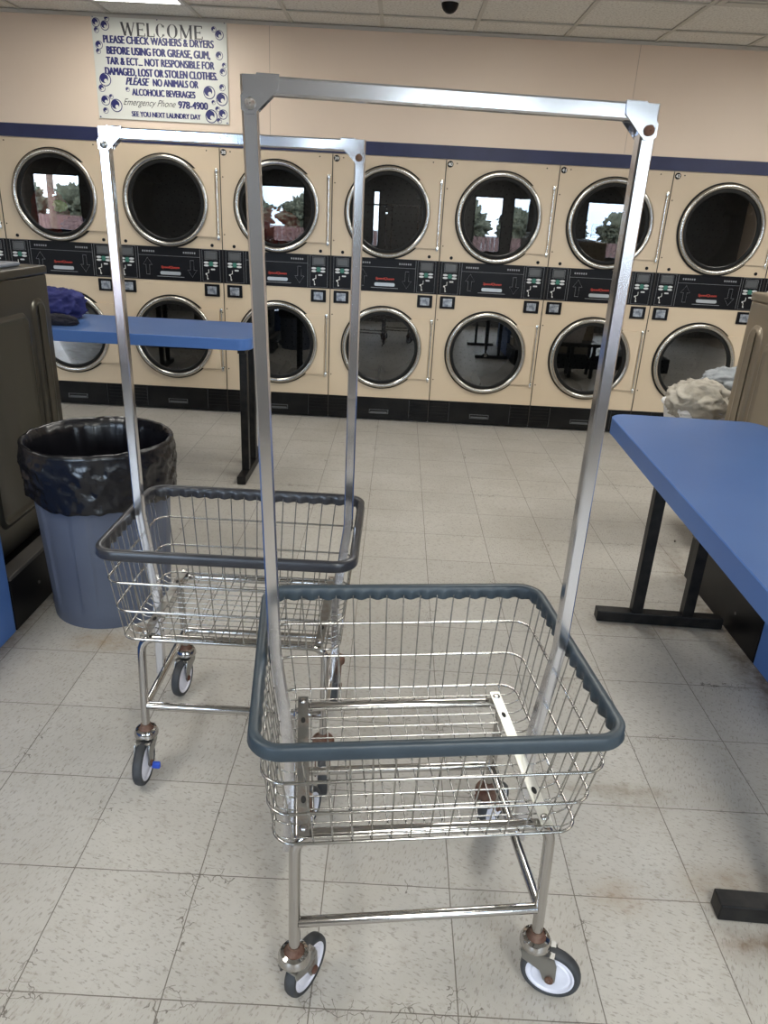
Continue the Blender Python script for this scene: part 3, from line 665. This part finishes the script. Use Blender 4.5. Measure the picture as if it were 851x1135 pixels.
# ---------------------------------------------------------------- folding tables
def table(label, loc, rz, Lx, Wy, feet, legs, foot=(0, 0), zt=.84):
    t = thing('folding_table', label, 'table', loc, rz, 'blue laminate folding tables')
    out = rrect(-Lx/2, Lx/2, -Wy/2, Wy/2, .075, 10)
    inn = rrect(-Lx/2+.003, Lx/2-.003, -Wy/2+.003, Wy/2-.003, .072, 10)
    obj('tabletop', prism_xy(bmesh.new(), inn, zt-.05, zt), MT['blue'], t)
    bm = bmesh.new(); lo = [[bm.verts.new((x, y, z)) for x, y in p] for p, z in ((inn, zt-.062), (out, zt-.060), (out, zt-.002), (inn, zt+.0003))]
    for A, Bq in zip(lo, lo[1:]):
        for i in range(len(A)): bm.faces.new((A[i], A[(i+1) % len(A)], Bq[(i+1) % len(A)], Bq[i]))
    bm.faces.new(lo[0][::-1])
    obj('table_edge', bm, MT['blueedge'], t, 30)
    for fx in feet:
        f = obj('foot', B(fx-.025, fx+.025, -Wy/2+foot[0], Wy/2+foot[1], .003, .05, .003), MT['blackpaint'], t)
        obj('mounting_bar', B(fx-.022, fx+.022, -Wy/2+.06, Wy/2-.06, zt-.09, zt-.063, .003), MT['blackpaint'], t)
        for ly in legs: obj('leg', B(fx-.022, fx+.022, ly-.022, ly+.022, .05, zt-.09, .003), MT['blackpaint'], t)
rz = math.radians(90-2.2)
table('blue folding table on black legs filling the right edge of the picture', (1.098, 1.987, 0), rz, 1.555, .58, (-.725, .655), (-.13, .075), (.015, -.055))
table('blue folding table behind the back cart, at the left', (-1.545, 4.34, 0), 0, 1.49, .64, (-.67, .685), (-.20, .02), (-.03, -.05))

cl('blue_garment', MT['clothb'], 'crumpled dark blue garment lying at the left end of the far table', (-2.06, 4.48, .915), .15, 21, sq=(1.15, .8, .62), flat=.842, amp=.45)
cl('black_garment', MT['clothd'], 'small black garment in front of the blue one on the far table', (-1.93, 4.20, .86), .075, 23, sq=(1.5, .8, .5), flat=.842)

# laundry basket with pale clothes behind the right table, raised on a low bench
t = thing('bench', 'low dark bench behind the right table, under the basket of clothes', 'bench', (1.78, 3.58, 0))
obj('seat', B(-.36, .30, -.20, .20, .41, .45, .006), MT['blackpaint'], t)
for x in (-.04, .24):
    for y in (-.12, .12): obj('leg', B(x-.02, x+.02, y-.02, y+.02, 0, .41, .002), MT['blackpaint'], t)
t = thing('laundry_basket', 'white plastic basket heaped with pale clothes behind the right table', 'basket', (1.64, 3.60, .452))
b = bmesh.new(); n = 40; R = [rrect(-.21-k*.02, .21+k*.02, -.13-k*.02, .13+k*.02, .06+k*.01) for k in range(3)]
lp = [[b.verts.new((x, y, z)) for x, y in R[min(k, 2)]] for k, z in ((0, .002), (1, .12), (2, .24))]
for A, Bq in zip(lp, lp[1:]):
    for i in range(len(A)): b.faces.new((A[i], A[(i+1) % len(A)], Bq[(i+1) % len(A)], Bq[i]))
b.faces.new(lp[0][::-1]); obj('tub', b, MT['whiteplastic'], t, 40)
b = bmesh.new(); sweep(b, [(x, y, .245) for x, y in R[2]], circ(.013, 8), True); obj('rim', b, MT['whiteplastic'], t, 60)
cl('pale_laundry', MT['clothw'], 'crumpled cream garments bulging over the basket behind the right table', (1.51, 3.55, .735), .16, 31, sq=(.95, .9, .62), amp=.5, freq=1.5)
cl('grey_laundry', MT['clothg'], 'pale grey-blue garment piled behind the cream ones in the basket', (1.70, 3.68, .79), .15, 37, sq=(1.1, .7, .62), amp=.4, freq=1.4)

# ---------------------------------------------------------------- bin and liner
bx, by = -1.088, 2.585
t = thing('trash_can', 'round slate blue plastic bin lined with a black bag, by the left washers', 'bin', (bx, by, 0), 0)
def binmod(a, j, r, h):
    d = 0
    if .05 < h < .56:
        s = (a*8/(2*PI)) % 1
        if .0 < s < .05: d = .006
        if .2 < s < .8 and h < .50: d = -.006
    return r+d, h
prof = [(.0008, .012), (.205, .012), (.214, .0), (.222, .0), (.225, .045), (.226, .05)] + [(.226+.030*k/18, .05+.60*k/18) for k in range(1, 19)] + [(.262, .655), (.262, .685), (.256, .688), (.250, .68)] + [(.250-.03*k/6, .68-.65*k/6) for k in range(1, 7)] + [(.0008, .03)]
b = bmesh.new(); lathe(b, prof, 160, mod=binmod); obj('bin_body', b, MT['bin'], t, 35)
b = bmesh.new(); n = 220
def bagmod(a, j, r, h):
    q = Vector((math.cos(a), math.sin(a), 0))
    if j <= 9:        # inside: vertical pleats
        k = noise.noise(q*9+Vector((0, 0, h*1.2))) + .8*noise.noise(q*23+Vector((0, 0, h)))
        return r*(1 - (.075*abs(k)*(1-.6*j/9) if j > 0 else 0)), h
    if j <= 12: return r+.003*noise.noise(q*12), h+.004*noise.noise(q*6)
    k = (j-12)/28
    fold = noise.ridged_multi_fractal(Vector((q.x*4.0, q.y*4.0, h*16+a*.5)), .8, 2.2, 5, 1, 2)*.5
    h2 = h + k*(.022*noise.noise(q*2.4+Vector((0, 0, 5))) + .012*noise.noise(q*7))
    return r + .002 + (.016*fold if j < 40 else .004)*min(k*4, 1) - .006, h2
pr = [(.0008, .10)] + [(.18+.066*(k/8), .10+.56*(k/8)) for k in range(0, 9)] + [(.252, .695), (.262, .702), (.270, .695)] + [(.273-.012*(k/28), .69-.205*(k/28)) for k in range(1, 29)]
lathe(b, pr, n, mod=bagmod)
bm_ = obj('bin_liner', b, MT['bag'], None, 180, (bx, by, 0)); tag(bm_, 'shiny black bag folded over the rim of the slate blue bin', 'bin bag')

# ---------------------------------------------------------------- laundry carts
def make_caster(parent, x, y, ang, rusty=False, zt=.16):
    """stem at (x,y); the wheel trails towards ang"""
    tr = .040; R_ = .0625; dx, dy = math.cos(ang), math.sin(ang)
    M = Matrix.Translation((x, y, 0)) @ Matrix.Rotation(ang, 4, 'Z')
    def put(bm): bmesh.ops.transform(bm, matrix=M, verts=bm.verts); return bm
    bm = bmesh.new()
    lathe(bm, [(.021, zt-.010), (.028, zt-.013), (.0325, zt-.022), (.0325, zt-.030), (.026, zt-.035), (.0008, zt-.035)], 32)
    cap = obj('caster', put(bm), MT['rust'] if rusty else MT['chrome'], parent, 40)
    bm = bmesh.new(); lathe(bm, [(.0008, zt+.004), (.0135, zt+.004), (.0145, zt-.006), (.021, zt-.0125), (.0008, zt-.0125)], 24); obj('stem_seat', put(bm), MT['rust'], cap, 40)
    bm = bmesh.new()
    for s in (-1, 1):
        outline = [(-.026, zt-.036), (.042, zt-.037), (.050, zt-.055), (tr+.012, R_-.002), (tr+.007, R_-.011), (tr-.006, R_-.012), (tr-.013, R_-.004), (tr-.022, R_+.018), (-.020, zt-.062)]
        y0, y1 = s*.0185, s*.0215
        a = [bm.verts.new((p, y0, q)) for p, q in outline]; c = [bm.verts.new((p, y1, q)) for p, q in outline]
        bm.faces.new(a); bm.faces.new(c[::-1])
        for i in range(len(outline)): bm.faces.new((a[i], a[(i+1) % len(a)], c[(i+1) % len(a)], c[i]))
    box(bm, -.026, .043, -.0215, .0215, zt-.042, zt-.036)
    fkb = bm; bm = bmesh.new()
    lathe(bm, [(.0008, -.026), (.008, -.026), (.009, -.022), (.009, .022), (.008, .026), (.0008, .026)], 12, 'y', (tr, 0, R_))
    obj('axle_bolt', put(bm), MT['rust'], cap, 35); bm = fkb
    fk = obj('fork', put(bm), MT['rust'] if rusty else MT['fork'], cap, 35)
    bm = bmesh.new(); lathe(bm, [(.049, -.011), (.056, -.0135), (.0605, -.010), (R_, -.004), (R_, .004), (.0605, .010), (.056, .0135), (.049, .011)], 48, 'y', (tr, 0, R_), close=True)
    obj('tyre', put(bm), MT['tyre'], cap, 180)
    bm = bmesh.new()
    for s in (-1, 1):
        rg = lathe(bm, [(.050, .000), (.050, .0115*s), (.046, .0125*s), (.043, .0085*s), (.040, .0085*s), (.037, .0110*s), (.018, .0115*s), (.012, .0155*s), (.0008, .0155*s)], 40, 'y', (tr, 0, R_)); capring(bm, rg[-1])
    obj('wheel', put(bm), MT['hub'], cap, 35)
def cart(label, loc, rz, bumper, zrim, ynb, ynr, yfr, yfb, topL, topR, ztop, casters, rusts, leg=.212):
    t = thing('laundry_cart', label, 'laundry cart', loc, rz, 'wire laundry carts with hanging racks')
    LXb, LXt, ly, lyt = .248, .246, leg, leg-.022
    # frame: near and far inverted U tubes
    for s in (-1, 1):
        pts = fillet([(-LXb, s*ly, .158), (-LXb, s*lyt, .430), (LXb, s*lyt, .430), (LXb, s*ly, .158)], .045, 6)
        obj('leg_frame', tube(bmesh.new(), pts, .0115, 12), MT['chrome'], t, 60)
        obj('cross_bar', tube(bmesh.new(), [(-LXb+.008, s*(ly-.005), .222), (LXb-.008, s*(ly-.005), .222)], .0105, 12), MT['chrome'], t, 60)
        obj('side_bar', tube(bmesh.new(), [(s*LXb, -ly+.012, .214), (s*LXb, ly-.012, .214)], .0105, 12), MT['chrome'], t, 60)
        bm = bmesh.new(); x = s*.232
        sweep(bm, fillet([(x, -lyt-.018, .4455), (x, lyt+.018, .4455)], .01), sq(.024, .003), upv=(0, 0, 1))
        r = obj('deck_rail', bm, MT['galvlight'] if (s > 0 and bumper == 'bumper_blue') else MT['galv'], t)
        bm = bmesh.new()
        for yy in (-lyt, lyt): lathe(bm, [(.0008, .4515), (.006, .451), (.009, .4475), (.009, .447)], 14, c=(x, yy, 0))
        obj('rivet', bm, MT['chrome'], r, 40); bm = bmesh.new()
        for yy in (-lyt+.07, lyt-.07):
            prism_xy(bm, [(x+.005*math.cos(a*PI/8), yy+.010*math.sin(a*PI/8)) for a in range(16)], .4471, .4476)
        obj('slot', bm, MT['hole'], r)
    # basket
    zb = .447; hxt, hxb = .313, .287
    def dims(z):
        k = (z-zb)/(zrim-zb); return hxb+(hxt-hxb)*k, ynb+(ynr+.007-ynb)*k, yfb+(yfr-.006-yfb)*k
    bm = bmesh.new()
    zs = [zb, zb+(zrim-zb)*.345, zb+(zrim-zb)*.68, zrim-.004]
    for i, z in enumerate(zs):
        hx, yn, yf = dims(z); rr = .04
        tube(bm, [(x, y, z) for x, y in rrect(-hx, hx, yn, yf, rr, 6)], .0030 if i < 3 else .0032, 8, closed=True)
    wr = .00165; nx = 15
    for k in range(nx):
        f = -1+2*(k+.5)/nx; pts = []
        ht, n1, f1 = dims(zrim-.008); hb, n0, f0 = dims(zb); n0 += .004; f0 -= .004
        pts = fillet([(f*ht*.95, n1+.004, zrim-.008), (f*hb*.93, n0, zb-.004), (f*hb*.93, n0+.02, zb-.016), (f*hb*.93, f0-.02, zb-.016), (f*hb*.93, f0, zb-.004), (f*ht*.95, f1-.004, zrim-.008)], .012, 3)
        tube(bm, pts, wr, 6)
    ny = 13
    for k in range(ny):
        g_ = (k+.5)/ny; ht, n1, f1 = dims(zrim-.008); hb, n0, f0 = dims(zb)
        yt = n1+.01+(f1-n1-.02)*g_; yb = n0+.008+(f0-n0-.016)*g_
        pts = fillet([(-ht+.004, yt, zrim-.008), (-hb+.004, yb, zb-.002), (-hb+.024, yb, zb-.0125), (hb-.024, yb, zb-.0125), (hb-.004, yb, zb-.002), (ht-.004, yt, zrim-.008)], .012, 3)
        tube(bm, pts, wr, 6)
    obj('wire_basket', bm, MT['wire'], t, 70)
    # vinyl bumper, scalloped on the inner side between the wires
    base = rrect(-.316, .316, ynr+.005, yfr-.004, .048, 8); pts = []
    nB = len(base)
    for i in range(nB):
        a, b_ = Vector(base[i]), Vector(base[(i+1) % nB]); m_ = max(1, int((b_-a).length/.007))
        for k in range(m_): pts.append(a.lerp(b_, k/m_))
    P3 = [(p.x, p.y, zrim+.004) for p in pts]
    prof = [(-.006, .0100), (-.0095, .006), (-.0090, -.004), (-.0115, -.012), (-.009, -.0165), (-.003, -.0175), (.003, -.017), (.006, -.0225), (.0100, -.022), (.0105, -.008), (.0095, .006), (.005, .0100)]
    cum = [0]
    for i in range(1, len(P3)): cum.append(cum[-1]+(Vector(P3[i])-Vector(P3[i-1])).length)
    def md(i, j, a, b_):
        if 6 <= j <= 9:
            s = abs(math.sin(PI*cum[i]/.0385)); a += (.006*s*s-.004 if j in (8, 9) else 0); b_ += (.003 if j < 9 else 0)*(1-s)
        return a, b_
    # side axis of the sweep points outward for a counter-clockwise loop; flip so scallops face in
    prof2 = [(-a, b_) for a, b_ in prof]
    bm = bmesh.new(); sweep(bm, P3, prof2, True, upv=(0, 0, 1), modfn=lambda i, j, a, b_: (lambda q: (-q[0], q[1]))(md(i, j, -a, b_)))
    obj('bumper', bm, MT[bumper], t, 70)
    # garment rack
    for s, tx in ((-1, topL), (1, topR)):
        pts = fillet([(tx, 0, ztop-.0005), (s*.2885, 0, zrim+.005), (s*.258, 0, .46), (s*.264, 0, .195)], .03, 4)
        bm = bmesh.new(); sweep(bm, pts, sq(.0245), upv=(0, 1, 0))
        p = obj('rack_post', bm, MT['alu'], t, 30)
        bm = bmesh.new(); xx = tx-s*.002
        for yy in (-.0155, .0135):
            o2 = [(xx+s*.0135, ztop-.028), (xx+s*.0135, ztop-.046), (xx+s*.006, ztop-.052), (xx-s*.006, ztop-.051), (xx-s*.040, ztop-.018), (xx-s*.042, ztop+.0015), (xx-s*.010, ztop+.0015)]
            poly_xz(bm, o2, yy, yy+.002)
        box(bm, min(xx-s*.012, xx-s*.040), max(xx-s*.012, xx-s*.040), -.0155, .0155, ztop, ztop+.0015)
        br = obj('corner_bracket', bm, MT['alu'], p)
        bm = bmesh.new(); rg = lathe(bm, [(.008, -.0155), (.008, -.0195), (.006, -.021), (.0008, -.021)], 12, 'y', (xx, 0, ztop-.038)); obj('bolt', bm, MT['rust'] if s > 0 else MT['fork'], br, 40)
    bm = bmesh.new(); sweep(bm, [(topL+.0125, 0, ztop-.0128), (topR-.0125, 0, ztop-.0128)], sq(.0245), upv=(0, 0, 1)); obj('rack_crossbar', bm, MT['alu'], t, 30)
    for i, ((x, y), a) in enumerate(zip(((-1, -1), (1, -1), (-1, 1), (1, 1)), casters)):
        make_caster(t, x*LXb, y*ly, math.radians(a)-rz, rusts[i])
    return t
rzf = math.radians(7.3)
cart('chrome wire laundry cart with slate blue bumper and tall hanging rack, in front', (.083, 1.245, 0), rzf, 'bumper_blue', .700, -.228, -.284, .264, .236, -.318, .291, 1.687, (62, -18, 62, 50), (0, 0, 1, 1))
cart('chrome wire laundry cart with black bumper, standing behind beside the bin', (-.392, 1.842, 0), 0, 'bumper_black', .710, -.217, -.262, .204, .172, -.296, .288, 1.664, (-90, -84, -98, -88), (0, 1, 0, 1), .202)
bm = B(-.012, .012, -.006, .006, -.010, .010, .004)
tp = tag(obj('blue_tag', bm, MT['bluetape'], None, None, (-.606, 1.60, .055)), 'scrap of blue tape caught on the near left caster of the back cart', 'tape')
